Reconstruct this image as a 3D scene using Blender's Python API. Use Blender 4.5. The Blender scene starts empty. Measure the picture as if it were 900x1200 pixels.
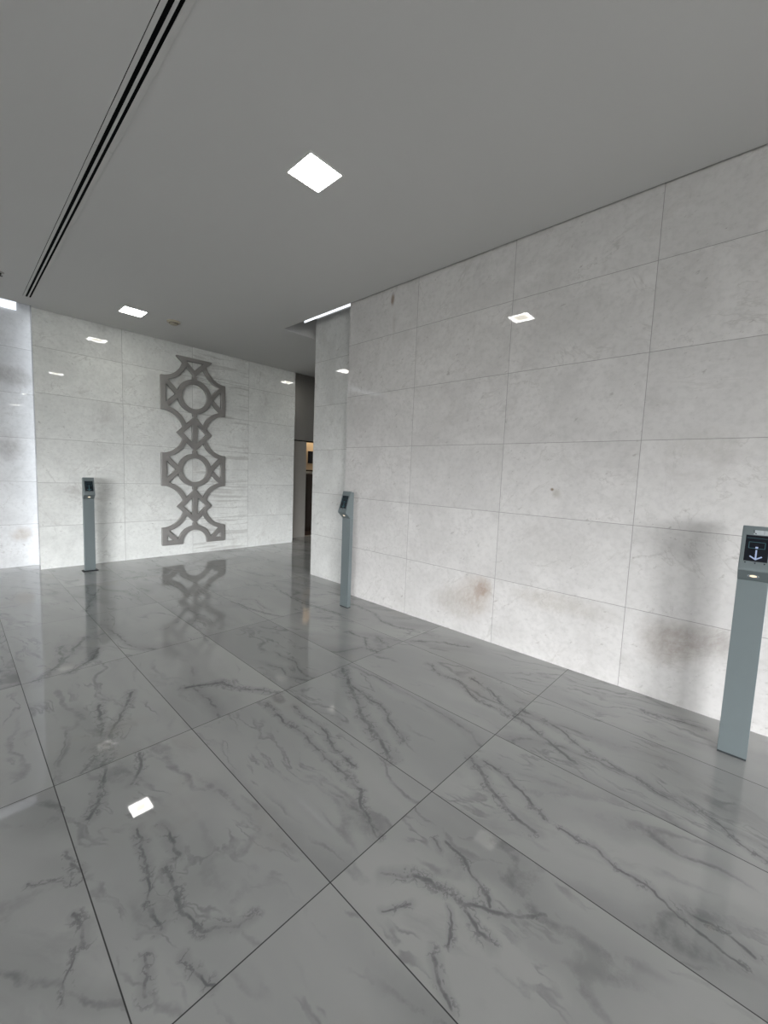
import bpy, bmesh, math, random
import numpy as np
from mathutils import Vector, Matrix

scene = bpy.context.scene
COL = scene.collection
random.seed(3)

# ------------------------------------------------------------------ measures
CAM_H = 1.45
CEIL = 3.39          # underside of the main ceiling
TOP = 3.95           # upper slab above the cove gaps
RIGHT_X = 3.248      # face of the right stone wall
FAR_Y = 7.008        # face of the far stone wall
PIL_X = 3.476        # face of the set-back pillar
BACK_Y = 7.365       # face of the set-back wall at the left
LEFT_X = -12.5
REAR_Y = -13.0
LOBBY_X = 8.0

# ------------------------------------------------------------------ helpers
def link(name, bm, mat, parent=None, smooth=False):
    me = bpy.data.meshes.new(name)
    bmesh.ops.recalc_face_normals(bm, faces=bm.faces)
    bm.to_mesh(me); bm.free()
    me.materials.append(mat)
    if smooth:
        for p in me.polygons: p.use_smooth = True
    o = bpy.data.objects.new(name, me)
    COL.objects.link(o)
    if parent is not None: o.parent = parent
    return o

def struct(name, bm, mat, smooth=False):
    o = link(name, bm, mat, None, smooth); o['kind'] = 'structure'; return o

def tag(o, label, cat, group=None):
    o['label'] = label; o['category'] = cat
    if group: o['group'] = group
    return o

def empty(name, loc, label, cat, group=None, rz=0.0):
    o = bpy.data.objects.new(name, None); COL.objects.link(o)
    o.location = loc; o.rotation_euler = (0, 0, rz); o.empty_display_size = .1
    return tag(o, label, cat, group)

def box(bm, x0, x1, y0, y1, z0, z1, bevel=0.0):
    vs = [bm.verts.new((x, y, z)) for z in (z0, z1) for y in (y0, y1) for x in (x0, x1)]
    fs = [bm.faces.new([vs[i] for i in q]) for q in
          ((0, 2, 3, 1), (4, 5, 7, 6), (0, 1, 5, 4), (2, 6, 7, 3), (0, 4, 6, 2), (1, 3, 7, 5))]
    if bevel > 0:
        es = list({e for f in fs for e in f.edges})
        bmesh.ops.bevel(bm, geom=es, offset=bevel, segments=2, affect='EDGES', profile=.6)
    return bm

def bx(*a, bevel=0.0):
    return box(bmesh.new(), *a, bevel=bevel)

def prism_x(bm, prof, x0, x1, bevel=0.0):
    """prof: list of (y, z); extruded along x."""
    a = [bm.verts.new((x0, y, z)) for y, z in prof]
    b = [bm.verts.new((x1, y, z)) for y, z in prof]
    n = len(prof)
    fs = [bm.faces.new(a[::-1]), bm.faces.new(b)]
    for i in range(n):
        fs.append(bm.faces.new((a[i], a[(i + 1) % n], b[(i + 1) % n], b[i])))
    if bevel > 0:
        es = list({e for f in fs for e in f.edges})
        bmesh.ops.bevel(bm, geom=es, offset=bevel, segments=2, affect='EDGES', profile=.6)
    return bm

def lathe(bm, prof, seg=32, center=(0, 0, 0)):
    """prof: list of (r, z)"""
    cx, cy, cz = center
    rings = []
    for r, z in prof:
        if r < 1e-6: rings.append([bm.verts.new((cx, cy, cz + z))])
        else: rings.append([bm.verts.new((cx + r * math.cos(2 * math.pi * k / seg), cy + r * math.sin(2 * math.pi * k / seg), cz + z)) for k in range(seg)])
    for A, B in zip(rings, rings[1:]):
        for k in range(seg):
            k2 = (k + 1) % seg
            if len(A) == 1 and len(B) == 1: continue
            if len(A) == 1: bm.faces.new((A[0], B[k], B[k2]))
            elif len(B) == 1: bm.faces.new((A[k], B[0], A[k2]))
            else: bm.faces.new((A[k], B[k], B[k2], A[k2]))
    return bm

def slab_with_holes(bm, xs, ys, z0, z1, solid):
    """grid slab; solid(xc, yc) tells whether a cell exists."""
    nx, ny = len(xs) - 1, len(ys) - 1
    on = lambda i, j: 0 <= i < nx and 0 <= j < ny and solid((xs[i] + xs[i + 1]) / 2, (ys[j] + ys[j + 1]) / 2)
    V = {}
    def v(i, j, z):
        k = (i, j, z)
        if k not in V: V[k] = bm.verts.new((xs[i], ys[j], z))
        return V[k]
    for i in range(nx):
        for j in range(ny):
            if not on(i, j): continue
            bm.faces.new((v(i, j, z0), v(i, j + 1, z0), v(i + 1, j + 1, z0), v(i + 1, j, z0)))
            bm.faces.new((v(i, j, z1), v(i + 1, j, z1), v(i + 1, j + 1, z1), v(i, j + 1, z1)))
            if not on(i - 1, j): bm.faces.new((v(i, j, z0), v(i, j, z1), v(i, j + 1, z1), v(i, j + 1, z0)))
            if not on(i + 1, j): bm.faces.new((v(i + 1, j, z0), v(i + 1, j + 1, z0), v(i + 1, j + 1, z1), v(i + 1, j, z1)))
            if not on(i, j - 1): bm.faces.new((v(i, j, z0), v(i + 1, j, z0), v(i + 1, j, z1), v(i, j, z1)))
            if not on(i, j + 1): bm.faces.new((v(i, j + 1, z0), v(i, j + 1, z1), v(i + 1, j + 1, z1), v(i + 1, j + 1, z0)))
    return bm

# ------------------------------------------------------------------ node helper
class G:
    def __init__(s, name):
        s.m = bpy.data.materials.new(name); s.m.use_nodes = True
        s.t = s.m.node_tree; s.t.nodes.clear()
        s.out = s.t.nodes.new('ShaderNodeOutputMaterial')
    def n(s, typ, **kw):
        nd = s.t.nodes.new(typ)
        for k, v in kw.items(): setattr(nd, k, v)
        return nd
    def put(s, sock, v):
        if isinstance(v, bpy.types.NodeSocket): s.t.links.new(v, sock)
        elif v is not None: sock.default_value = v
    def math(s, op, a, b=None, c=None, clamp=False):
        nd = s.n('ShaderNodeMath', operation=op, use_clamp=clamp)
        for i, v in enumerate((a, b, c)):
            if v is not None: s.put(nd.inputs[i], v)
        return nd.outputs[0]
    def add(s, a, b): return s.math('ADD', a, b)
    def sub(s, a, b): return s.math('SUBTRACT', a, b)
    def mul(s, a, b): return s.math('MULTIPLY', a, b)
    def step(s, v, lo, hi, to0=0.0, to1=1.0):
        nd = s.n('ShaderNodeMapRange', interpolation_type='SMOOTHSTEP', clamp=True)
        s.put(nd.inputs['Value'], v); s.put(nd.inputs['From Min'], lo); s.put(nd.inputs['From Max'], hi)
        s.put(nd.inputs['To Min'], to0); s.put(nd.inputs['To Max'], to1)
        return nd.outputs['Result']
    def obj(s):
        nd = s.n('ShaderNodeTexCoord')
        sp = s.n('ShaderNodeSeparateXYZ'); s.t.links.new(nd.outputs['Object'], sp.inputs[0])
        return nd.outputs['Object'], sp.outputs
    def xyz(s, x, y, z):
        nd = s.n('ShaderNodeCombineXYZ')
        for i, v in enumerate((x, y, z)): s.put(nd.inputs[i], v)
        return nd.outputs[0]
    def noise(s, vec, scale, detail=4.0, rough=.55, dist=0.0, col=False):
        nd = s.n('ShaderNodeTexNoise'); s.put(nd.inputs['Vector'], vec)
        s.put(nd.inputs['Scale'], scale); s.put(nd.inputs['Detail'], detail)
        s.put(nd.inputs['Roughness'], rough); s.put(nd.inputs['Distortion'], dist)
        return nd.outputs['Color' if col else 'Fac']
    def white(s, vec):
        nd = s.n('ShaderNodeTexWhiteNoise', noise_dimensions='3D'); s.put(nd.inputs['Vector'], vec)
        return nd.outputs['Value'], nd.outputs['Color']
    def mix(s, f, a, b, mode='MIX'):
        nd = s.n('ShaderNodeMix', data_type='RGBA', blend_type=mode)
        s.put(nd.inputs['Factor'], f)
        for k, v in (('A', a), ('B', b)):
            so = [i for i in nd.inputs if i.name == k and i.type == 'RGBA'][0]
            s.put(so, v if isinstance(v, bpy.types.NodeSocket) else (*v, 1.0))
        return [o for o in nd.outputs if o.type == 'RGBA'][0]
    def vadd(s, a, b):
        nd = s.n('ShaderNodeVectorMath', operation='ADD'); s.put(nd.inputs[0], a); s.put(nd.inputs[1], b)
        return nd.outputs[0]
    def vscale(s, a, f):
        nd = s.n('ShaderNodeVectorMath', operation='SCALE'); s.put(nd.inputs[0], a); s.put(nd.inputs['Scale'], f)
        return nd.outputs[0]
    def bsdf(s, color, rough, metal=0.0, spec=.5, coat=0.0, bump=None, bump_d=.001, bump_s=.3, aniso=0.0):
        b = s.n('ShaderNodeBsdfPrincipled')
        s.put(b.inputs['Base Color'], color if isinstance(color, bpy.types.NodeSocket) else (*color, 1.0))
        s.put(b.inputs['Roughness'], rough); s.put(b.inputs['Metallic'], metal)
        s.put(b.inputs['Specular IOR Level'], spec); s.put(b.inputs['Coat Weight'], coat)
        s.put(b.inputs['Anisotropic'], aniso)
        if bump is not None:
            bp = s.n('ShaderNodeBump'); s.put(bp.inputs['Strength'], bump_s); s.put(bp.inputs['Distance'], bump_d)
            s.t.links.new(bump, bp.inputs['Height']); s.t.links.new(bp.outputs[0], b.inputs['Normal'])
        s.t.links.new(b.outputs[0], s.out.inputs[0]); return s.m
    def emit(s, color, strength):
        e = s.n('ShaderNodeEmission'); s.put(e.inputs[0], color if isinstance(color, bpy.types.NodeSocket) else (*color, 1.0)); s.put(e.inputs[1], strength)
        s.t.links.new(e.outputs[0], s.out.inputs[0]); return s.m

# ------------------------------------------------------------------ materials
def line_mask(g, coord, origin, pitch, half):
    """1 on joints lying at origin + k * pitch."""
    t = g.math('FRACT', g.add(g.mul(g.sub(coord, origin), 1.0 / pitch), 0.5))
    d = g.mul(g.math('ABSOLUTE', g.sub(t, 0.5)), pitch)
    return g.step(d, half * .55, half * 1.25, 1.0, 0.0)

def cell_id(g, coord, origin, pitch):
    return g.math('FLOOR', g.mul(g.sub(coord, origin), 1.0 / pitch))

# main dark veins of the floor marble: (width, points on the floor)
VEINS = [
    (0.016, [(0.57, 2.809), (0.523, 2.643), (0.514, 2.493), (0.481, 2.337), (0.417, 2.254), (0.375, 2.224)]),
    (0.018, [(0.742, 2.861), (0.624, 2.581), (0.546, 2.443), (0.469, 2.221)]),
    (0.016, [(0.466, 2.207), (0.395, 2.0), (0.334, 1.905)]),
    (0.016, [(0.613, 2.193), (0.568, 2.047), (0.518, 1.983)]),
    (0.01, [(0.467, 1.718), (0.449, 1.556), (0.401, 1.369), (0.398, 1.264)]),
    (0.012, [(0.534, 1.681), (0.537, 1.569), (0.545, 1.486)]),
    (0.013, [(0.495, 1.464), (0.47, 1.301), (0.493, 1.187), (0.567, 1.107), (0.608, 1.101)]),
    (0.012, [(0.332, 1.218), (0.316, 1.11)]),
    (0.01, [(0.424, 1.142), (0.459, 1.019)]),
    (0.022, [(0.721, 4.048), (0.646, 3.887), (0.567, 3.731), (0.508, 3.615), (0.421, 3.503), (0.359, 3.433)]),
    (0.018, [(0.561, 3.962), (0.518, 3.679), (0.475, 3.556)]),
    (0.018, [(0.755, 3.726), (0.676, 3.556), (0.57, 3.453), (0.516, 3.417)]),
    (0.018, [(1.003, 2.677), (1.219, 2.584), (1.286, 2.417), (1.421, 2.22)]),
    (0.014, [(1.293, 2.162), (1.298, 1.805), (1.279, 1.623), (1.255, 1.388), (1.24, 1.251), (1.171, 1.151), (1.142, 1.02)]),
    (0.012, [(1.412, 2.013), (1.399, 1.764), (1.339, 1.52), (1.318, 1.383)]),
    (0.022, [(1.963, 2.192), (1.835, 1.988), (1.747, 1.807), (1.665, 1.689), (1.606, 1.548), (1.576, 1.47), (1.509, 1.269)]),
    (0.015, [(1.86, 2.029), (1.821, 1.856), (1.815, 1.704), (1.784, 1.578), (1.708, 1.474), (1.647, 1.342)]),
    (0.014, [(2.491, 1.809), (2.433, 1.623), (2.438, 1.5), (2.378, 1.352), (2.322, 1.179), (2.309, 1.026)]),
    (0.017, [(2.56, 1.456), (2.495, 1.274), (2.388, 1.118), (2.37, 1.006)]),
    (0.018, [(2.35, 1.013), (2.317, 0.89), (2.265, 0.798), (2.175, 0.606)]),
    (0.015, [(2.422, 1.007), (2.42, 0.839), (2.392, 0.72), (2.323, 0.632), (2.291, 0.548)]),
    (0.01, [(2.294, 0.528), (2.283, 0.352), (2.24, 0.241), (2.234, 0.111)]),
    (0.012, [(2.284, 0.123), (2.238, 0.025), (2.171, -0.053), (2.148, -0.13)]),
    (0.02, [(1.808, 1.01), (1.702, 0.842), (1.643, 0.692), (1.604, 0.579)]),
    (0.014, [(1.828, 0.946), (1.812, 0.774), (1.759, 0.646), (1.707, 0.567)]),
    (0.01, [(1.703, 0.511), (1.712, 0.365), (1.685, 0.268), (1.683, 0.159), (1.649, 0.091), (1.611, -0.014), (1.598, -0.095)]),
    (0.014, [(1.695, 0.085), (1.693, -0.008), (1.668, -0.103)]),
    (0.015, [(1.026, 0.887), (1.103, 0.81), (1.125, 0.712), (1.162, 0.614), (1.226, 0.505), (1.313, 0.425)]),
    (0.012, [(1.3, 0.796), (1.286, 0.709), (1.246, 0.613), (1.204, 0.573)]),
    (0.012, [(1.14, 0.617), (1.096, 0.552), (1.116, 0.508)]),
    (0.012, [(0.957, 0.608), (0.923, 0.553), (0.884, 0.512)]),
    (0.009, [(0.941, 0.807), (1.016, 0.74)]),
    (0.008, [(1.092, 0.653), (1.043, 0.604), (1.01, 0.588)]),
    (0.014, [(3.01, 0.459), (3.033, 0.299), (3.071, 0.134)]),
    (0.018, [(2.469, 2.699), (2.472, 2.487), (2.339, 2.319), (2.356, 2.216)]),
    (0.014, [(3.011, 3.278), (3.044, 3.174), (3.008, 2.912), (2.912, 2.696), (2.903, 2.462), (2.953, 2.333)]),
    (0.014, [(2.571, 2.425), (2.488, 2.232)]),
    (0.014, [(2.765, 2.179), (2.833, 2.07), (2.933, 1.957), (3.009, 1.77)]),
    (0.016, [(1.156, 5.556), (0.992, 5.146), (0.872, 4.785)]),
    (0.012, [(0.217, 1.497), (0.239, 1.434), (0.223, 1.383)]),
    (0.01, [(0.251, 1.775), (0.259, 1.674)]),
    (0.009, [(0.126, 1.721), (0.188, 1.68), (0.263, 1.627)]),
    (0.008, [(0.209, 1.388), (0.163, 1.289), (0.156, 1.245)]),
    (0.01, [(1.257, 0.786), (1.279, 0.843)]),
    (0.016, [(2.724, 4.293), (2.632, 3.711), (2.666, 3.415), (2.721, 3.087)]),
    (0.012, [(2.079, 4.169), (2.12, 3.732), (2.234, 3.435)]),
]

def vein_group():
    ng = bpy.data.node_groups.new('vein segment', 'ShaderNodeTree')
    for n_, t_ in (('P', 'NodeSocketVector'), ('A', 'NodeSocketVector'), ('D', 'NodeSocketVector'), ('InvLen2', 'NodeSocketFloat'), ('InvW', 'NodeSocketFloat'), ('Prev', 'NodeSocketFloat')):
        ng.interface.new_socket(n_, in_out='INPUT', socket_type=t_)
    ng.interface.new_socket('Dist', in_out='OUTPUT', socket_type='NodeSocketFloat')
    gi = ng.nodes.new('NodeGroupInput'); go = ng.nodes.new('NodeGroupOutput'); L = ng.links.new
    def vm(op): n = ng.nodes.new('ShaderNodeVectorMath'); n.operation = op; return n
    def fm(op, cl=False): n = ng.nodes.new('ShaderNodeMath'); n.operation = op; n.use_clamp = cl; return n
    sb = vm('SUBTRACT'); L(gi.outputs['P'], sb.inputs[0]); L(gi.outputs['A'], sb.inputs[1])
    dt = vm('DOT_PRODUCT'); L(sb.outputs[0], dt.inputs[0]); L(gi.outputs['D'], dt.inputs[1])
    tt = fm('MULTIPLY', True); L(dt.outputs['Value'], tt.inputs[0]); L(gi.outputs['InvLen2'], tt.inputs[1])
    sc = vm('SCALE'); L(gi.outputs['D'], sc.inputs[0]); L(tt.outputs[0], sc.inputs['Scale'])
    s2 = vm('SUBTRACT'); L(sb.outputs[0], s2.inputs[0]); L(sc.outputs[0], s2.inputs[1])
    ln = vm('LENGTH'); L(s2.outputs[0], ln.inputs[0])
    ml = fm('MULTIPLY'); L(ln.outputs['Value'], ml.inputs[0]); L(gi.outputs['InvW'], ml.inputs[1])
    mn = fm('MINIMUM'); L(ml.outputs[0], mn.inputs[0]); L(gi.outputs['Prev'], mn.inputs[1])
    L(mn.outputs[0], go.inputs[0])
    ng.interface.new_socket('Next', in_out='OUTPUT', socket_type='NodeSocketVector')   # hands P on, so segments are evaluated one after another
    ti = fm('MULTIPLY'); L(mn.outputs[0], ti.inputs[0]); ti.inputs[1].default_value = 1e-9
    ad = vm('ADD'); L(gi.outputs['P'], ad.inputs[0]); L(ti.outputs[0], ad.inputs[1]); L(ad.outputs[0], go.inputs['Next'])
    return ng

def vein_distance(g, P):
    """distance to the nearest main vein in units of its half width"""
    ng = vein_group(); prev = 99.0
    for w, pts in VEINS:
        for k, (a, b) in enumerate(zip(pts, pts[1:])):
            d = (b[0] - a[0], b[1] - a[1]); l2 = max(1e-6, d[0] ** 2 + d[1] ** 2)
            nd = g.n('ShaderNodeGroup'); nd.node_tree = ng
            g.put(nd.inputs['P'], P); nd.inputs['A'].default_value = (a[0], a[1], 0); nd.inputs['D'].default_value = (d[0], d[1], 0)
            nd.inputs['InvLen2'].default_value = 1 / l2; nd.inputs['InvW'].default_value = 1 / (.8 * w)
            g.put(nd.inputs['Prev'], prev); prev = nd.outputs[0]; P = nd.outputs[1]
    return prev

def marble_floor():
    g = G('polished grey marble tile')
    vec, (x, y, z) = g.obj()
    PX, PY, OX, OY = .6027, 1.207, .2705, 1.006
    i, j = cell_id(g, x, OX, PX), cell_id(g, y, OY, PY)
    wv, wc = g.white(g.xyz(i, j, 4.0))
    off = g.vscale(wc, 17.0)
    # veins drift along the tile length with a slant that varies from tile to tile
    wv2, wc2 = g.white(g.xyz(i, j, 9.0))
    sl = g.add(-.10, g.mul(wv2, .85))
    sx = g.add(g.mul(x, 1.35), g.mul(y, sl)); sy = g.sub(g.mul(y, .30), g.mul(x, .16))
    p = g.vadd(g.xyz(sx, sy, 0.0), off)
    iso = g.vadd(g.xyz(x, y, 0.0), off)
    w1 = g.noise(iso, 1.6, 2, .5, 0, col=True); w2 = g.noise(iso, 6.5, 4, .62, 0, col=True)
    wsum = g.n('ShaderNodeVectorMath', operation='MULTIPLY'); g.put(wsum.inputs[0], g.vadd(g.vscale(w1, .40), g.vscale(w2, .13))); wsum.inputs[1].default_value = (1.0, .34, 0.0)
    pw = g.vadd(p, wsum.outputs[0])
    def vein(vec, scale, width, detail=1.0, rough=.5):
        n = g.noise(vec, scale, detail, rough)
        return g.step(g.math('ABSOLUTE', g.sub(n, .5)), 0.0, width, 1.0, 0.0)
    mask = g.step(g.noise(iso, 1.25, 2, .5), .40, .56)
    brk = g.add(.35, g.mul(g.step(g.noise(iso, 9.0, 5, .68), .34, .60), .65))
    a1 = g.mul(vein(pw, 1.3, .020, 2), mask)
    a1s = g.mul(vein(pw, 1.3, .075, 2), mask)
    a2 = g.mul(vein(g.vadd(pw, (3.1, 7.7, 0)), 2.3, .022, 2), g.step(g.noise(g.vadd(iso, (9, 2, 0)), 1.5, 2, .5), .44, .58))
    a3 = g.mul(vein(g.vadd(pw, (13.1, 1.7, 0)), 4.6, .03, 3, .6), g.step(g.noise(g.vadd(iso, (2, 12, 0)), 2.2, 3, .55), .50, .62))
    smudge = g.mul(g.step(g.noise(g.vadd(pw, (5, 5, 0)), 2.6, 5, .66), .55, .72), mask)
    vv = g.math('MAXIMUM', g.mul(a1, .80), g.math('MAXIMUM', g.mul(a2, .62), g.mul(a3, .56)))
    flat = g.xyz(x, y, 0.0)
    jag = g.n('ShaderNodeVectorMath', operation='MULTIPLY')
    j1 = g.vadd(g.noise(flat, 5.0, 3, .6, 0, col=True), (-.5, -.5, -.5)); j2 = g.vadd(g.noise(flat, 24.0, 3, .65, 0, col=True), (-.5, -.5, -.5))
    g.put(jag.inputs[0], g.vadd(g.vscale(j1, .10), g.vscale(j2, .018))); jag.inputs[1].default_value = (1, 1, 0)
    dv = vein_distance(g, g.vadd(flat, jag.outputs[0]))
    wob = g.add(.55, g.mul(g.noise(flat, 6.5, 4, .6), .9))
    dv = g.mul(dv, wob)
    core = g.step(dv, .15, 1.3, 1.0, 0.0); halo = g.step(dv, .6, 4.2, 1.0, 0.0)
    strands = g.mul(halo, g.step(g.math('ABSOLUTE', g.sub(g.noise(flat, 7.0, 5, .62), .5)), 0.0, .035, 1.0, 0.0))
    vv = g.mul(vv, g.mul(brk, .72))
    main = g.math('MAXIMUM', g.mul(g.mul(core, brk), .72), g.math('MAXIMUM', g.mul(strands, .6), g.mul(halo, .2)))
    vv = g.math('MAXIMUM', vv, main)
    vv = g.math('MAXIMUM', vv, g.math('MAXIMUM', g.mul(a1s, .22), g.mul(smudge, .24)))
    cloud = g.noise(pw, 1.0, 4, .55)
    base = g.mix(g.step(cloud, .3, .72), (.355, .362, .358), (.46, .464, .455))
    base = g.mix(g.mul(wv, .20), base, (.30, .305, .30))
    colr = g.mix(vv, base, (.10, .102, .112))
    warm = g.mul(g.step(g.noise(g.vadd(iso, (4, 4, 0)), 2.0, 4), .58, .74), .22)
    colr = g.mix(warm, colr, (.33, .30, .26))
    joint = g.math('MAXIMUM', line_mask(g, x, OX, PX, .0021), line_mask(g, y, OY, PY, .0021))
    colr = g.mix(joint, colr, (.022, .022, .023))
    rough = g.add(.012, g.add(g.mul(g.noise(vec, 3.0, 4), .03), g.mul(joint, .5)))
    return g.bsdf(colr, rough, spec=.5)

def stone_wall(name, axis, origin, pitch, tint=(.612, .60, .588), vjoint=True, stains=(), streak=None, rough=.006, spec=.42):
    """pale limestone panels; axis = 'x' or 'y' is the horizontal wall direction."""
    g = G(name)
    vec, (x, y, z) = g.obj()
    u = x if axis == 'x' else y
    PZ = .5845
    i = cell_id(g, u, origin, pitch); j = cell_id(g, z, 0.0, PZ)
    wv, wc = g.white(g.xyz(i, j, 1.0 if axis == 'x' else 7.0))
    p = g.vadd(g.xyz(u, z, 0.0), g.vscale(wc, 11.0))
    cloud = g.noise(p, 2.2, 5, .6, .6)
    fine = g.noise(p, 26.0, 4, .6)
    dk = lambda f: tuple(t * f for t in tint)
    c = g.mix(g.step(cloud, .30, .68), dk(.86), tint)
    c = g.mix(g.mul(g.step(g.noise(g.vadd(p, (1, 6, 0)), 9.0, 5, .68), .46, .72), .30), c, dk(.74))
    c = g.mix(g.mul(g.step(fine, .40, .78), .36), c, dk(.60))
    c = g.mix(g.mul(wv, .22), c, (tint[0] * .80, tint[1] * .805, tint[2] * .81))
    # little elongated fossil marks, slanting
    q = g.vadd(g.xyz(g.add(g.mul(u, 7.0), g.mul(z, -5.0)), g.add(g.mul(u, 9.0), g.mul(z, 14.0)), 0.0), g.vscale(wc, 30.0))
    marks = g.mul(g.step(g.noise(q, 1.7, 4, .66), .615, .70), g.step(g.noise(p, 2.6, 4, .6), .46, .60))
    pits = g.mul(g.step(g.noise(q, 5.5, 3, .6), .70, .76), g.step(g.noise(g.vadd(p, (7, 1, 0)), 2.2, 3), .42, .58))
    c = g.mix(g.mul(marks, .5), c, (.25, .235, .215))
    c = g.mix(g.mul(pits, .7), c, (.18, .165, .15))
    dirt = g.mul(g.step(g.noise(g.vadd(p, (5, 3, 0)), 1.6, 6, .7, 1.2), .53, .76), .42)
    c = g.mix(dirt, c, (.37, .35, .335))
    hair = g.step(g.math('ABSOLUTE', g.sub(g.noise(g.vadd(p, (2, 8, 0)), 1.3, 6, .62, .8), .5)), 0.0, .010, 1.0, 0.0)
    c = g.mix(g.mul(hair, g.step(cloud, .42, .6, 0.0, .34)), c, (.34, .325, .31))
    if streak:
        s0, s1, dens = streak
        inside = g.mul(g.step(u, s0, s0 + .004), g.step(u, s1 - .004, s1, 1.0, 0.0))
        st = g.noise(g.xyz(g.mul(u, .55), g.add(g.mul(z, 9.5), g.mul(g.noise(g.xyz(g.mul(u, 1.5), g.mul(z, 1.2), 0), 1.0, 3), .9)), 2.0), 1.9, 4, .6)
        sl = g.mul(g.step(st, .53, .64), inside)
        c = g.mix(g.mul(sl, dens), c, (.40, .395, .38))
    for (su, sz, ru, rz_, colr, amt, grain) in stains:
        d = g.math('SQRT', g.add(g.math('POWER', g.mul(g.sub(u, su), 1.0 / ru), 2.0), g.math('POWER', g.mul(g.sub(z, sz), 1.0 / rz_), 2.0)))
        d = g.add(d, g.mul(g.sub(g.noise(vec, 5.0, 5, .65, .6), .5), .9))
        m = g.step(d, .25, 1.0, 1.0, 0.0)
        gr = g.noise(g.xyz(g.add(g.mul(u, 24.0), g.mul(z, 10.0)), g.sub(g.mul(z, 11.0), g.mul(u, 7.0)), 0), 1.0, 5, .7)
        m = g.mul(m, g.add(1.0 - grain, g.mul(g.step(gr, .35, .65), grain)))
        if rz_ < .3 and sz < .585: m = g.mul(m, g.step(z, .582, .586, 1.0, 0.0))
        c = g.mix(g.mul(m, amt), c, colr)
    jm = line_mask(g, z, 0.0, PZ, .0022)
    if vjoint: jm = g.math('MAXIMUM', jm, line_mask(g, u, origin, pitch, .0022))
    c = g.mix(g.mul(jm, .75), c, (.20, .195, .19))
    r = g.add(rough, g.mul(g.noise(p, 6.0, 4), .02))
    r = g.add(r, g.mul(marks, .25))
    return g.bsdf(c, r, spec=spec)

def paint(name, c, rough=.6, spec=.3, var=.05, scale=3.0, met=0.0):
    g = G(name); vec, _ = g.obj()
    n = g.noise(vec, scale, 4)
    return g.bsdf(g.mix(n, tuple(t * (1 - var) for t in c), tuple(min(1, t * (1 + var)) for t in c)), rough, spec=spec, metal=met)

def metal(name, c, rough, axis='z', var=.12, amt=1.0):
    g = G(name); vec, (x, y, z) = g.obj()
    st = g.xyz(g.mul(x, 3.0), g.mul(y, 3.0), g.mul(z, 240.0)) if axis == 'z' else g.xyz(g.mul(x, 240.0), g.mul(y, 240.0), g.mul(z, 3.0))
    n = g.noise(st, 1.0, 4, .6); big = g.noise(vec, 2.4, 3)
    col = g.mix(g.add(g.mul(n, .5), g.mul(big, .5)), tuple(t * (1 - var) for t in c), tuple(min(1, t * (1 + var)) for t in c))
    return g.bsdf(col, g.add(rough, g.mul(n, .1)), metal=amt)

M_FLOOR = marble_floor()
BR = (.40, .33, .26)
M_RIGHT = stone_wall('pale limestone panels right', 'y', .660, 1.0125, stains=(
    (1.86, .40, .26, .24, (.36, .30, .255), .62, .5), (2.07, .27, .35, .2, (.37, .335, .30), .55, .6),
    (1.79, .47, .12, .14, (.29, .21, .155), .6, .4),
    (.40, .40, .26, .2, (.28, .245, .215), .6, .35), (.22, .48, .25, .16, (.25, .225, .205), .6, .3),
    (1.12, .50, .5, .12, (.36, .33, .29), .42, .5), (1.2, .9, .4, .22, (.40, .39, .375), .4, .3),
    (.33, 1.72, .3, .14, (.39, .375, .35), .4, .6),
    (1.235, 1.388, .022, .02, (.16, .10, .05), .8, 0.0), (1.20, 1.36, .05, .05, (.30, .27, .22), .5, .3),
    (3.03, 3.27, .035, .085, (.20, .13, .085), .8, .3), (3.0, 3.0, .03, .2, (.33, .30, .27), .3, .4)))
M_FAR = stone_wall('pale limestone panels far', 'x', .800, .996, tint=(.79, .805, .785), streak=(2.797, 3.788, .5))  # tint lightened to stand for light missing on this wall
M_PILLAR = stone_wall('pale limestone panels pillar', 'y', .2, 4.0, tint=(.66, .665, .65), vjoint=False)
M_BACK = stone_wall('pale limestone panels set back', 'x', .85, .996, tint=(.64, .65, .655), stains=(
    (.57, 1.62, .18, .24, (.30, .285, .28), .6, .4), (.60, 2.55, .35, .16, (.28, .265, .255), .65, .35), (.66, .45, .14, .14, (.36, .30, .25), .6, .4)))
M_CEIL = paint('matte white ceiling paint', (.665, .66, .648), .85, .2, .015, 1.2)
M_UPPER = paint('dull grey soffit paint', (.45, .45, .44), .9, .1)
M_PLAIN = paint('plain white plaster', (.7, .7, .69), .8, .2)
M_ALU = paint('grey aluminium flange', (.64, .635, .62), .7, .2, .02)
M_BLACK = paint('black slot interior', (.006, .006, .006), .9, .05)
M_POST = paint('blue grey powder coat', (.165, .196, .203), .36, .5, .04, 9.0, .4)
M_POSTDARK = paint('dark rubber foot', (.02, .024, .026), .6, .3)
M_FRAMEW = paint('white lamp frame', (.72, .72, .7), .5, .4)
M_SCULPT = metal('brushed grey steel', (.35, .34, .328), .42, 'z', .2, .6)
M_STEEL = metal('brushed stainless steel', (.66, .645, .62), .42, 'x', .08)
M_JAMB = metal('satin steel jamb', (.46, .44, .41), .40, 'x', .08, .55)
M_SMOKE = paint('aged cream plastic', (.42, .38, .30), .5, .4)
M_DARKHOLE = paint('dark sensor grille', (.05, .045, .04), .6, .2)
M_SCREEN = G('black screen glass').bsdf((.006, .007, .012), .08, spec=.5)
M_ICON = G('lit pale blue icon').emit((.55, .66, .95), .62)
M_ICONDIM = G('dim teal icon').emit((.10, .22, .24), .5)
M_TICK = G('warm white reader lamp').emit((1.0, .83, .62), 1.15)
M_TAPE = paint('worn clear tape', (.36, .40, .42), .3, .5, .15, 60.0)
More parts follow.
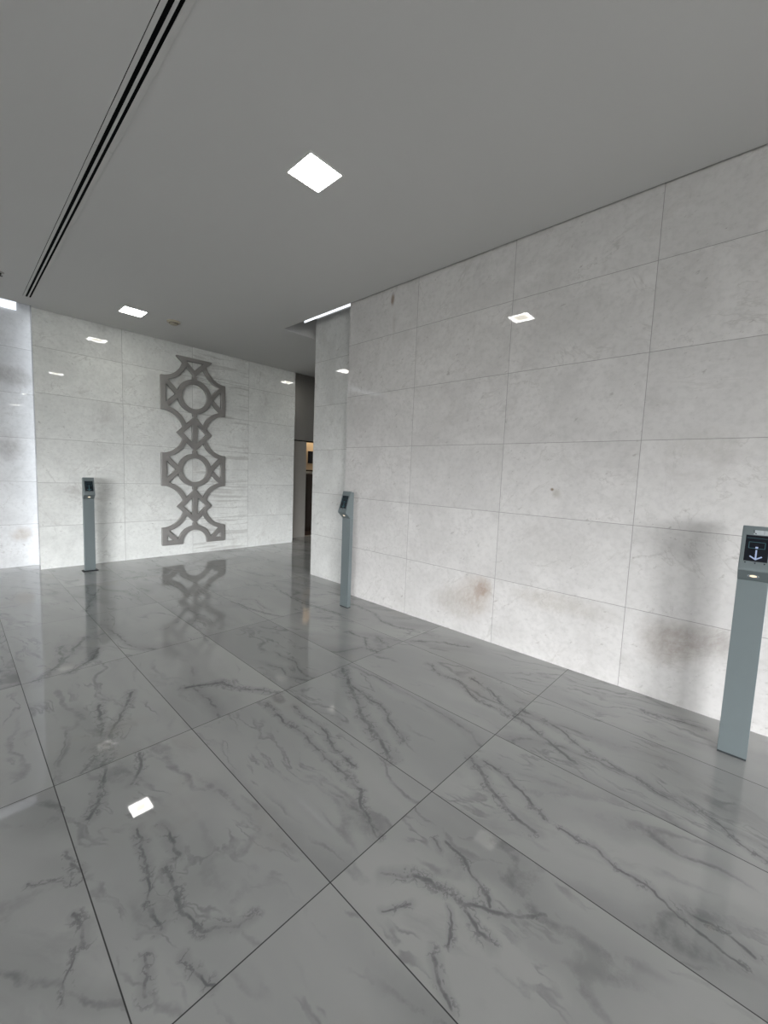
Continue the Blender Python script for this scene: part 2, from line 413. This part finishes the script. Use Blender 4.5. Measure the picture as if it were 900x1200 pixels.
def lamp_mat():
    g = G('lamp diffuser'); vec, (x, y, z) = g.obj()
    d = g.math('MAXIMUM', g.math('ABSOLUTE', x), g.math('ABSOLUTE', y))
    f = g.step(d, .045, .105)
    return g.emit(g.mix(f, (1.0, .94, .78), (1.0, .985, .95)), g.step(d, .045, .105, 13.0, 34.0))
M_LAMP = lamp_mat()
M_COVE = G('cool white cove lamp').emit((.86, .9, 1.0), 1.25)
M_COVEP = G('cool white pillar cove lamp').emit((.9, .93, 1.0), 1.5)
M_COVEV = G('cool white edge lamp').emit((.88, .92, 1.0), 4.0)
M_CARUP = paint('warm beige car lining', (.62, .47, .32), .5, .4)
M_CARLOW = paint('dark brown glossy car panel', (.035, .024, .02), .18, .5)
M_CARFLOOR = paint('dark red car floor', (.06, .035, .03), .5, .3)
M_WIN = paint('dark bronze window frame', (.08, .08, .08), .4, .4)
M_GROUND = paint('outdoor paving', (.32, .31, .29), .9, .1)

# ------------------------------------------------------------------ setting
struct('floor', bx(LEFT_X - .2, LOBBY_X + .2, REAR_Y - .2, 9.2, -.12, 0), M_FLOOR)
bm = bx(RIGHT_X, RIGHT_X + .2, REAR_Y, 3.69, 0, TOP); box(bm, RIGHT_X + .2, 3.62, 3.2, 3.599, 0, TOP)  # second box is an unseen filler added against a light leak
struct('wall_right', bm, M_RIGHT)
bm = bx(LEFT_X - .2, LOBBY_X + .2, 9.0, 9.2, 0, TOP); box(bm, LEFT_X - .2, LEFT_X, BACK_Y + .2, 9.0, 0, TOP)
struct('wall_light_stop', bm, M_PLAIN)  # unseen shell added to keep sky light from leaking in
struct('wall_pillar', bx(PIL_X, 4.62, 3.60, 4.636, 0, 3.488), M_PILLAR)
struct('wall_pillar_head', bx(PIL_X + .004, 4.62, 3.60, 4.632, 3.488, TOP), M_PLAIN)
bm = bx(.80, 4.78, FAR_Y, FAR_Y + .12, 0, TOP); box(bm, .91, 4.78, FAR_Y + .12, BACK_Y, 0, TOP)
struct('wall_far', bm, M_FAR)
struct('wall_back_left', bx(LEFT_X, .905, BACK_Y, BACK_Y + .2, 0, TOP), M_BACK)
struct('wall_lobby_side', bx(4.62, LOBBY_X, 3.60, 3.8, 0, TOP), M_PLAIN)
struct('wall_lobby_end', bx(LOBBY_X, LOBBY_X + .2, 3.60, 9.2, 0, TOP), M_PLAIN)

# glazed entrance corner behind the viewer: rear wall and left wall with tall openings
def wall_opening_y(name, y0, y1, xa, xb, openings, zo):
    bm = bmesh.new(); c = xa
    for o0, o1 in openings:
        box(bm, c, o0, y0, y1, 0, TOP); box(bm, o0, o1, y0, y1, zo, TOP); c = o1
    box(bm, c, xb, y0, y1, 0, TOP)
    return struct(name, bm, M_PLAIN)
WZ = 2.9
RW = (-12.3, -6.6)      # rear opening, x range
LW = (-12.8, -8.4)      # left opening, y range
wall_opening_y('wall_rear', REAR_Y - .2, REAR_Y, LEFT_X - .2, RIGHT_X + .2, [RW], WZ)
bm = bmesh.new()
box(bm, LEFT_X - .2, LEFT_X, REAR_Y, LW[0], 0, TOP); box(bm, LEFT_X - .2, LEFT_X, LW[0], LW[1], WZ, TOP)
box(bm, LEFT_X - .2, LEFT_X, LW[1], BACK_Y + .2, 0, TOP)
struct('wall_left', bm, M_PLAIN)
bm = bmesh.new()
for k in range(4):
    xx = RW[0] + (RW[1] - RW[0]) * k / 3
    box(bm, xx - .04, xx + .04, REAR_Y - .14, REAR_Y - .06, 0, WZ)
box(bm, RW[0], RW[1], REAR_Y - .14, REAR_Y - .06, WZ - .08, WZ); box(bm, RW[0], RW[1], REAR_Y - .14, REAR_Y - .06, 0, .06)
struct('window_1', bm, M_WIN)
bm = bmesh.new()
for k in range(4):
    yy = LW[0] + (LW[1] - LW[0]) * k / 3
    box(bm, LEFT_X - .14, LEFT_X - .06, yy - .04, yy + .04, 0, WZ)
box(bm, LEFT_X - .14, LEFT_X - .06, LW[0], LW[1], WZ - .08, WZ); box(bm, LEFT_X - .14, LEFT_X - .06, LW[0], LW[1], 0, .06)
struct('window_2', bm, M_WIN)

# ceiling slab with the diffuser slot, lamp openings and the cove gap around the pillar
DX0, DX1, DY0, DY1 = .682, .786, -4.0, 6.62
LAMPS = [(1.715, 2.34), (1.69, 6.085), (1.69, -1.35), (1.69, -4.8), (5.17, 6.12), (-5.2, -1.35), (-5.2, -4.8)]
LS = .128
EDGE_X = RIGHT_X - .020
xs = {LEFT_X, DX0, DX1, .80, EDGE_X, 4.70, LOBBY_X}
ys = {REAR_Y, DY0, DY1, 3.69, 5.04, 6.945, FAR_Y - .014, 3.80}
for lx, ly in LAMPS: xs |= {lx - LS, lx + LS}; ys |= {ly - LS, ly + LS}
xs, ys = sorted(xs), sorted(ys)
def ceil_solid(x, y):
    if DX0 < x < DX1 and DY0 < y < DY1: return False
    for lx, ly in LAMPS:
        if abs(x - lx) < LS and abs(y - ly) < LS: return False
    if x < .80 and y > 6.945: return False
    if y > FAR_Y - .014: return False
    if x > EDGE_X and y < 5.04: return 4.70 < x and y > 3.80
    return True
bm = slab_with_holes(bmesh.new(), xs, ys, CEIL, CEIL + .15, ceil_solid)
box(bm, EDGE_X, 4.70, 5.041, 5.09, CEIL + .14, TOP)
struct('ceiling', bm, M_CEIL)
struct('ceiling_upper', bx(LEFT_X - .2, LOBBY_X + .2, REAR_Y - .2, 9.2, TOP, TOP + .1), M_UPPER)

# ------------------------------------------------------------------ ceiling lamps
LAMP_LABELS = {
    0: 'larger of the two square white ceiling lamps in view, mid ceiling',
    1: 'square white ceiling lamp near the far stone wall, left of the smoke detector'}
def make_lamp(lx, ly, label):
    t = empty('ceiling_lamp', (lx, ly, CEIL), label, 'lamp', 'square lamps in the ceiling')
    bm = bmesh.new(); o_, i_ = LS + .010, LS - .004
    prof = [(-.0035, o_), (-.0035, i_), (.012, i_), (.012, LS - .0005), (.0, LS - .0005), (-.0002, o_)]
    ring = []
    for z, r in prof: ring.append([bm.verts.new((sx * r, sy * r, z)) for sx, sy in ((-1, -1), (1, -1), (1, 1), (-1, 1))])
    for k in range(len(ring)):
        A, B = ring[k], ring[(k + 1) % len(ring)]
        for q in range(4): bm.faces.new((A[q], A[(q + 1) % 4], B[(q + 1) % 4], B[q]))
    link('frame', bm, M_FRAMEW, t)
    link('diffuser', bx(-i_, i_, -i_, i_, .002, .010), M_LAMP, t)
    return t
others = {2: 'square ceiling lamp behind the viewer on the same line as the two in view', 3: 'square ceiling lamp farthest behind the viewer on the middle line',
          4: 'square ceiling lamp in the lift lobby, seen mirrored in the far wall', 5: 'unseen square ceiling lamp added for light over the entrance side', 6: 'unseen square ceiling lamp added for light nearest the entrance glazing',  # the two entrance lamps are unseen, added for light
          }
for k, (lx, ly) in enumerate(LAMPS):
    make_lamp(lx, ly, LAMP_LABELS.get(k) or others[k])

# ------------------------------------------------------------------ linear air diffuser
t = empty('air_vent', (0, 0, CEIL), 'long grey linear air vent with two black slots running along the ceiling at left', 'air vent')
for (a, b) in ((DY0, -.40), (-.40, 3.182), (3.182, DY1)):
    e = .0015
    bm = bmesh.new()
    box(bm, DX0 + .004, .706, a + e, b - e, -.002, .002)
    box(bm, .757, DX1 - .001, a + e, b - e, -.002, .002)
    link('flange', bm, M_ALU, t)
    bm = bx(.727, .7405, a + e, b - e, -.001, .002)
    link('centre_bar', bm, M_ALU, t)
for x0, x1 in ((.706, .727), (.7405, .757)):
    bm = bx(x0, x1, DY0, DY1, .0025, .11)
    link('slot', bm, M_BLACK, t)
bm = bx(DX0 + .0005, DX0 + .0035, DY0, DY1, .004, .05)
link('edge_gap', bm, M_BLACK, t)

# ------------------------------------------------------------------ smoke detector and sprinkler
t = empty('smoke_detector', (2.155, 6.02, CEIL), 'round cream smoke detector on the ceiling right of the far lamp', 'smoke detector')
link('base', lathe(bmesh.new(), [(0, 0), (.056, 0), (.058, -.006), (.054, -.012), (.044, -.015), (0, -.015)]), M_SMOKE, t, True)
link('sensor_head', lathe(bmesh.new(), [(0, -.015), (.036, -.015), (.034, -.028), (.028, -.034), (0, -.035)]), M_SMOKE, t, True)
for k in range(12):
    bm = bmesh.new()
    a = 2 * math.pi * k / 12
    m = Matrix.Translation((.0352 * math.cos(a), .0352 * math.sin(a), -.022)) @ Matrix.Rotation(a, 4, 'Z')
    b2 = bmesh.ops.create_cube(bm, size=1.0, matrix=m @ Matrix.Diagonal((.003, .010, .008, 1)))
    link('sensor_slot', bm, M_DARKHOLE, t)
t.scale = (1.45, 1.45, 1.25)
t = empty('ceiling_sprinkler', (.452, 6.01, CEIL), 'small dark sprinkler head at the far left of the ceiling', 'sprinkler')
link('escutcheon', lathe(bmesh.new(), [(0, 0), (.030, 0), (.031, -.003), (.022, -.009), (0, -.009)]), M_JAMB, t, True)
bm = lathe(bmesh.new(), [(0, -.009), (.008, -.009), (.008, -.022), (.004, -.026), (.004, -.034), (.018, -.035), (.018, -.038), (0, -.038)], 20)
link('deflector', bm, M_DARKHOLE, t)

# ------------------------------------------------------------------ cove lamps
t = tag(link('cove_lamp', bx(-1.2, .690, BACK_Y - .035, BACK_Y - .002, 3.40, 3.512), M_COVE),
        'bright cool white cove lamp strip above the set-back wall at far left', 'lamp')
t = tag(link('cove_lamp', bx(PIL_X - .006, PIL_X + .003, 3.70, 4.90, 3.511, 3.536), M_COVEP),
        'thin bright cove lamp strip along the top of the pillar at the ceiling edge', 'lamp')
t = tag(link('edge_lamp', bx(.86, .90, FAR_Y + .14, FAR_Y + .19, .0, 3.36), M_COVEV),
        'upright light strip behind the left edge of the far stone wall', 'lamp')

# ------------------------------------------------------------------ wall sculpture (contour of a signed field, filled and extruded)
def sculpture_curve():
    P = 1.195; circ = [2.598, 2.598 - P, 2.598 - 2 * P]; dia = [2.598 + P / 2, 2.598 - P / 2, 2.598 - 1.5 * P]
    h = .006
    us = np.arange(-.54, .5401, h); vs = np.arange(.14, 3.2601, h)
    U, V = np.meshgrid(us, vs, indexing='ij'); A = np.abs(U)
    F = np.full(U.shape, -1.0)
    mx = lambda *a: np.maximum.reduce(a); mn = lambda *a: np.minimum.reduce(a)
    for zc in circ:
        w = np.abs(V - zc); r = np.hypot(U, V - zc)
        F = mx(F, mn(r - .200, .270 - r))
        F = mx(F, mn((w - A + .297) / 1.414, (A - .297 + .094 - w) / 1.414, .512 - A, .262 - w, r - .22))
        F = mx(F, mn(A - .440, .512 - A, .262 - w))
        F = mx(F, mn(.034 - A, r - .22, .32 - r))
    for k, zd in enumerate(dia):
        w = np.abs(V - zd); L = A + w
        F = mx(F, mn(.280 - L, L - .188) / 1.414)
        if k > 0: F = mx(F, mn(.040 - A, .235 - w))
        r = np.hypot(A - .512, V - zd)
        F = mx(F, mn(r - .338, .402 - r, .512 - A, (L - .24) / 1.414))
    w0 = circ[2]; r0 = np.hypot(U, V - w0)
    F = mx(F, mn(V - .17, .250 - V, .512 - A, r0 - .2))
    top = mn(V - 3.146, 3.203 - V, .285 - A + (V - 3.203) * .2)
    F = mx(F, mn(top, (.284 - A - np.abs(V - dia[0])) / 1.414))
    F = F + .0022
    F = mn(F, 3.203 - V, V - .180)
    # marching squares -> directed segments -> loops
    segs = {}
    nu, nv = F.shape
    def pt(i0, j0, i1, j1):
        a, b = F[i0, j0], F[i1, j1]; t = a / (a - b)
        return (us[i0] + t * (us[i1] - us[i0]), vs[j0] + t * (vs[j1] - vs[j0]))
    S = F > 0
    code = S[:-1, :-1] * 1 + S[1:, :-1] * 2 + S[1:, 1:] * 4 + S[:-1, 1:] * 8
    tab = {1: ['LB'], 2: ['BR'], 3: ['LR'], 4: ['RT'], 5: ['LT', 'RB'], 6: ['BT'], 7: ['LT'], 8: ['TL'], 9: ['TB'], 10: ['TR', 'BL'],
           11: ['TR'], 12: ['RL'], 13: ['RB'], 14: ['BL']}
    ekey = {}
    for i, j in zip(*np.nonzero((code > 0) & (code < 15))):
        E = {'B': ('h', i, j), 'T': ('h', i, j + 1), 'L': ('v', i, j), 'R': ('v', i + 1, j)}
        for s_ in tab[int(code[i, j])]:
            a, b = E[s_[0]], E[s_[1]]
            segs.setdefault(a, []).append(b); segs.setdefault(b, []).append(a)
            for e in (a, b):
                if e not in ekey:
                    ekey[e] = pt(e[1], e[2], e[1] + 1, e[2]) if e[0] == 'h' else pt(e[1], e[2], e[1], e[2] + 1)
    loops, seen = [], set()
    for s0 in segs:
        if s0 in seen: continue
        loop = [s0]; seen.add(s0); cur = s0
        while True:
            nx = [q for q in segs[cur] if q not in seen]
            if not nx: break
            cur = nx[0]; seen.add(cur); loop.append(cur)
        if len(loop) > 8: loops.append(np.array([ekey[e] for e in loop]))
    cu = bpy.data.curves.new('sculpture', 'CURVE'); cu.dimensions = '2D'; cu.fill_mode = 'BOTH'
    cu.extrude = .019; cu.bevel_depth = .0035; cu.bevel_resolution = 1; cu.offset = -.0035
    for lp in loops:
        for _ in range(2): lp = .5 * lp + .25 * (np.roll(lp, 1, 0) + np.roll(lp, -1, 0))
        keep = []; n = len(lp)                      # greedy thinning by deviation
        i = 0
        while i < n:
            keep.append(i); k = i + 1
            while k + 1 < i + 12 and k + 1 <= n:
                a, b = lp[i], lp[(k + 1) % n]; d = b - a; L = np.hypot(*d) + 1e-9
                mid = lp[i + 1:k + 1]
                if len(mid) and np.max(np.abs((mid[:, 0] - a[0]) * d[1] - (mid[:, 1] - a[1]) * d[0]) / L) > .0007: break
                k += 1
            i = k
        lp = lp[keep]
        sp = cu.splines.new('POLY'); sp.points.add(len(lp) - 1); sp.use_cyclic_u = True
        for p, (a, b) in zip(sp.points, lp): p.co = (a, b, 0, 1)
    return cu
cu = sculpture_curve()
tmp = bpy.data.objects.new('tmp', cu); COL.objects.link(tmp)
dg = bpy.context.evaluated_depsgraph_get()
me = bpy.data.meshes.new_from_object(tmp.evaluated_get(dg))
bpy.data.objects.remove(tmp)
SC_Y = FAR_Y - .0225
me.transform(Matrix.Translation((2.81, SC_Y - .012, 0)) @ Matrix.Rotation(math.pi / 2, 4, 'X'))
me.materials.clear(); me.materials.append(M_SCULPT); me.name = 'lattice'
t = empty('wall_sculpture', (2.81, FAR_Y, .18), 'tall openwork brushed steel sculpture of linked crosses and rings on the far wall', 'sculpture')
lat = bpy.data.objects.new('lattice', me); COL.objects.link(lat); lat.parent = t; lat.location = (-2.81, -FAR_Y, -.18)
for u_ in (-.475, .475):
    for z_ in (2.598, 1.403, .30):
        link('wall_bracket', bx(u_ - .015, u_ + .015, -.014, .0, z_ - .18 - .015, z_ - .18 + .015), M_JAMB, t)

# ------------------------------------------------------------------ access reader posts (built facing -Y, origin under the front face)
W2 = .0625
D = .044
def slope_pt(s):          # s = 0 at the top edge, 1 at the lip, on the screen face: (y, z)
    return (-.064 * s, 1.262 - .214 * s)
SL = Vector((0, -.064, -.214)); SL_N = Vector((0, -.214, .064)).normalized()
def on_face(x, s, lift=.0): 
    y, z = slope_pt(s); return Vector((x, y, z)) + SL_N * lift
def face_quad(bm, x0, x1, s0, s1, lift, thick):
    pts = [(x0, s0), (x1, s0), (x1, s1), (x0, s1)]
    a = [bm.verts.new(on_face(x, s, lift)) for x, s in pts]; b = [bm.verts.new(on_face(x, s, lift - thick)) for x, s in pts]
    bm.faces.new(a); bm.faces.new(b[::-1])
    for k in range(4): bm.faces.new((a[k], b[k], b[(k + 1) % 4], a[(k + 1) % 4]))
def face_stroke(bm, p, q, w, lift):
    p, q = Vector(p), Vector(q); LEN = .2234
    d = Vector(((q.x - p.x), (q.y - p.y) * LEN)); d.normalize(); nrm = Vector((-d.y, d.x)) * w / 2
    pts = [(p.x + nrm.x, p.y + nrm.y / LEN), (q.x + nrm.x, q.y + nrm.y / LEN), (q.x - nrm.x, q.y - nrm.y / LEN), (p.x - nrm.x, p.y - nrm.y / LEN)]
    a = [bm.verts.new(on_face(x, s, lift)) for x, s in pts]; b = [bm.verts.new(on_face(x, s, lift - .0004)) for x, s in pts]
    bm.faces.new(a); bm.faces.new(b[::-1])
    for k in range(4): bm.faces.new((a[k], b[k], b[(k + 1) % 4], a[(k + 1) % 4]))

def make_post(label, lit=True, wide_base=False, tape=False):
    t = empty('access_post', (0, 0, 0), label, 'access post', 'slim blue-grey access reader posts')
    link('column', bx(-W2 + .001, W2 - .001, .0, D, .010, .974, bevel=.0015), M_POST, t)
    if wide_base:
        b = link('base_plate', bx(-.086, .086, -.028, D + .03, 0, .010, bevel=.002), M_POSTDARK, t)
    else:
        b = link('base_plate', bx(-W2 + .002, W2 - .002, .001, D, 0, .010), M_POSTDARK, t)
    head = prism_x(bmesh.new(), [(0, 1.262), (-.064, 1.048), (-.0645, 1.034), (0, .974), (D, .974), (D, 1.250)], -W2, W2, bevel=.0035)
    hd = link('head', head, M_POST, t)
    bm = bmesh.new(); face_quad(bm, -.0455, .0455, .225, .835, .0008, .004)
    scr = link('screen', bm, M_SCREEN, t)
    ic = bmesh.new(); L = .0014; m = M_ICON
    face_stroke(ic, (0, .565), (0, .775), .0062, L)
    face_stroke(ic, (-.0235, .715), (.0015, .79), .0062, L); face_stroke(ic, (.0235, .715), (-.0015, .79), .0062, L)
    link('arrow_symbol', ic, M_ICON if lit else M_ICONDIM, scr)
    fr = bmesh.new()
    for p, q in (((-.031, .385), (.031, .385)), ((-.031, .53), (.031, .53)), ((-.031, .385), (-.031, .53)), ((.031, .385), (.031, .53))):
        face_stroke(fr, p, q, .0022, L)
    face_stroke(fr, (-.041, .292), (.041, .292), .0016, L)
    link('card_symbol', fr, M_ICONDIM, scr)
    dt = bmesh.new(); face_stroke(dt, (-.005, .51), (.005, .51), .009, L + .0003)
    link('dot_symbol', dt, M_ICON if lit else M_ICONDIM, scr)
    for x in (-.038, 0, .036):
        mk = bmesh.new()
        a = [(x - .0048, .858), (x + .0048, .858), (x, .893)]
        v1 = [mk.verts.new(on_face(q, s, .0006)) for q, s in a]; v0 = [mk.verts.new(on_face(q, s, -.001)) for q, s in a]
        mk.faces.new(v1); mk.faces.new(v0[::-1])
        for k in range(3): mk.faces.new((v1[k], v0[k], v0[(k + 1) % 3], v1[(k + 1) % 3]))
        link('pointer_mark', mk, M_POSTDARK, hd)
    # oval reader lamp on the underside bevel of the head
    A = Vector((0, -.0645, 1.034)); B = Vector((0, 0, .974)); e = (B - A); el = e.length; e.normalize(); nn = Vector((0, e.z, -e.y))
    if nn.y > 0: nn = -nn
    C0 = A + e * (el * .5)
    lm = bmesh.new()
    def oval(bm, ra, rb, l0, l1, seg=28):
        a = [bm.verts.new(C0 + Vector((1, 0, 0)) * ra * math.cos(2 * math.pi * k / seg) + e * rb * math.sin(2 * math.pi * k / seg) + nn * l1) for k in range(seg)]
        b = [bm.verts.new(C0 + Vector((1, 0, 0)) * ra * math.cos(2 * math.pi * k / seg) + e * rb * math.sin(2 * math.pi * k / seg) + nn * l0) for k in range(seg)]
        bm.faces.new(a); bm.faces.new(b[::-1])
        for k in range(seg): bm.faces.new((a[k], b[k], b[(k + 1) % seg], a[(k + 1) % seg]))
    oval(lm, .0145, .0095, -.002, .0012)
    ln = link('reader_lamp', lm, M_TICK, t)
    for sgn in (-1, 1):
        rg = bmesh.new()
        pts = []
        for k in range(9):
            a = math.radians(-52 + 104 * k / 8)
            for rr in (1.0, .82): pts.append((sgn * (.0235 * rr) * math.cos(a), .0135 * rr * math.sin(a)))
        vs = [rg.verts.new(C0 + Vector((x, 0, 0)) + e * y + nn * .0009) for x, y in pts]
        vb = [rg.verts.new(C0 + Vector((x, 0, 0)) + e * y - nn * .001) for x, y in pts]
        for k in range(8):
            q = (2 * k, 2 * k + 2, 2 * k + 3, 2 * k + 1)
            rg.faces.new([vs[i] for i in q]); rg.faces.new([vb[i] for i in q[::-1]])
        for k in range(8):
            for o in (0, 1):
                i, j = 2 * k + o, 2 * k + 2 + o
                rg.faces.new((vs[i], vs[j], vb[j], vb[i]))
        link('lamp_bracket', rg, M_TAPE, ln)
    if tape:
        bm = bmesh.new(); face_quad(bm, -.018, .056, .10, .205, .0009, .0016)
        link('tape', bm, M_TAPE, hd)
        for pa, pb, ww in (((-.017, .10), (-.016, .175), .003), ((-.012, .17), (-.007, .19), .004), ((.022, .10), (.023, .19), .001)):
            bm = bmesh.new(); face_stroke(bm, pa, pb, ww, .0014); link('tape_mark', bm, M_POSTDARK, hd)
    return t
p = make_post('slim blue-grey access post with lit arrow screen, nearest, at the right edge', True, False, True)
p.location = (2.860, .0145, 0); p.rotation_euler = (0, 0, -math.pi / 2)
p = make_post('slim blue-grey access post at the left end of the right stone wall, beside the pillar', False)
p.location = (2.890, 3.247, 0); p.rotation_euler = (0, 0, -math.pi / 2)
p = make_post('slim pale blue-grey access post in front of the far wall, left of the steel sculpture', False, True)
p.location = (1.268, 6.575, 0)

# ------------------------------------------------------------------ elevator in the lobby
EY = 7.45
t = empty('elevator', (5.4, EY, 0), 'stainless steel lift entrance with open doorway in the gap beside the pillar', 'elevator')
t0 = Vector((5.4, EY, 0))
def loc_box(bm, x0, x1, y0, y1, z0, z1, **k): return box(bm, x0 - t0.x, x1 - t0.x, y0 - t0.y, y1 - t0.y, z0, z1, **k)
link('header_panel', loc_box(bmesh.new(), 4.781, LOBBY_X, EY - .03, EY + .12, 2.125, TOP - .002), M_STEEL, t)
link('jamb', loc_box(bmesh.new(), 4.781, 5.405, EY, EY + .10, 0.001, 2.105, bevel=.003), M_JAMB, t)
link('jamb', loc_box(bmesh.new(), 6.5, LOBBY_X, EY, EY + .10, 0.001, 2.105, bevel=.003), M_JAMB, t)
link('header_gap', loc_box(bmesh.new(), 4.781, 6.5, EY + .01, EY + .12, 2.105, 2.125), M_BLACK, t)  # black strip put in for the dark gap under the header
CY = 8.15
link('sill', loc_box(bmesh.new(), 5.405, 6.5, EY + .02, EY + .14, 0.0005, .006), M_STEEL, t)
bm = bmesh.new()
loc_box(bm, 5.30, 6.8, CY, CY + .05, 1.50, 2.4); loc_box(bm, 6.75, 6.8, EY + .14, CY, 1.50, 2.4); loc_box(bm, 5.30, 6.8, EY + .14, CY, 2.35, 2.4)
car = link('car_lining', bm, M_CARUP, t)
bm = bmesh.new()
loc_box(bm, 5.30, 6.8, CY - .006, CY + .05, 0.01, 1.36); loc_box(bm, 6.744, 6.8, EY + .14, CY, 0.01, 1.36)
loc_box(bm, 5.30, 6.8, CY, CY + .05, 1.36, 1.50)
link('car_panel', bm, M_CARLOW, t)
bm = bmesh.new(); loc_box(bm, 5.34, 6.74, CY - .07, CY - .04, 1.40, 1.46, bevel=.01); loc_box(bm, 5.5, 5.53, CY - .045, CY, 1.415, 1.445); loc_box(bm, 6.5, 6.53, CY - .045, CY, 1.415, 1.445)
link('handrail', bm, M_STEEL, t)
bm = bmesh.new(); loc_box(bm, 5.955, 6.20, CY - .02, CY, 1.66, 1.95, bevel=.004)
link('display', bm, M_SCREEN, t)
link('car_floor', loc_box(bmesh.new(), 5.30, 6.8, EY + .14, CY + .05, 0.001, .008), M_CARFLOOR, t)
link('car_lamp', loc_box(bmesh.new(), 5.7, 6.4, EY + .25, CY - .12, 2.335, 2.349), G('warm car lamp').emit((1.0, .85, .62), 5.0), t)
link('car_side', loc_box(bmesh.new(), 5.25, 5.30, EY + .10, CY + .05, 0.001, 2.4), M_CARLOW, t)

# ------------------------------------------------------------------ outside ground and daylight
world = bpy.data.worlds.new('sky'); scene.world = world; world.use_nodes = True
nt = world.node_tree; nt.nodes.clear()
wo = nt.nodes.new('ShaderNodeOutputWorld'); bg = nt.nodes.new('ShaderNodeBackground')
tc = nt.nodes.new('ShaderNodeTexCoord'); sp = nt.nodes.new('ShaderNodeSeparateXYZ'); rp = nt.nodes.new('ShaderNodeValToRGB')
mr = nt.nodes.new('ShaderNodeMapRange')
nt.links.new(tc.outputs['Generated'], sp.inputs[0]); nt.links.new(sp.outputs[2], mr.inputs['Value'])
mr.inputs['From Min'].default_value = -1; mr.inputs['From Max'].default_value = 1
nt.links.new(mr.outputs[0], rp.inputs[0])
els = rp.color_ramp.elements
els[0].position = .49; els[0].color = (.08, .08, .077, 1)
els[1].position = .54; els[1].color = (.97, .98, 1.0, 1)
nt.links.new(rp.outputs[0], bg.inputs[0]); bg.inputs[1].default_value = 118.0
nt.links.new(bg.outputs[0], wo.inputs[0])

def portal(name, loc, rot, sx, sy):
    l = bpy.data.lights.new(name, 'AREA'); l.shape = 'RECTANGLE'; l.size = sx; l.size_y = sy; l.cycles.is_portal = True
    o = bpy.data.objects.new(name, l); COL.objects.link(o); o.location = loc; o.rotation_euler = rot; return o
portal('daylight_portal', ((RW[0] + RW[1]) / 2, REAR_Y - .03, WZ / 2), (math.pi / 2, 0, 0), RW[1] - RW[0], WZ)
portal('daylight_portal', (LEFT_X - .03, (LW[0] + LW[1]) / 2, WZ / 2), (math.pi / 2, 0, -math.pi / 2), LW[1] - LW[0], WZ)

# ------------------------------------------------------------------ camera
a, b, c = .8194, -.09062, .03957
fw = Vector((math.sin(a) * math.cos(b), math.cos(a) * math.cos(b), math.sin(b)))
r0 = Vector((math.cos(a), -math.sin(a), 0)); u0 = r0.cross(fw)
r = math.cos(c) * r0 + math.sin(c) * u0; u = r.cross(fw)
cam = bpy.data.cameras.new('camera'); cam.sensor_fit = 'HORIZONTAL'; cam.sensor_width = 36.0
cam.lens = 36.0 * 478.04 / 900.0; cam.clip_start = .02
co = bpy.data.objects.new('camera', cam); COL.objects.link(co)
M = Matrix((r, u, -fw)).transposed().to_4x4(); M.translation = (0, 0, CAM_H)
co.matrix_world = M
scene.camera = co

# ------------------------------------------------------------------ view
vs = scene.view_settings
vs.view_transform = 'Standard'; vs.look = 'None'; vs.gamma = 1.0; vs.use_curve_mapping = False
vs.exposure = 0.12
cy = scene.cycles
cy.max_bounces = 10; cy.diffuse_bounces = 4
cy.use_adaptive_sampling = True; cy.adaptive_threshold = .02; cy.glossy_bounces = 5
cy.use_denoising = True
cy.sample_clamp_indirect = 6.0
cy.caustics_reflective = False; cy.caustics_refractive = False
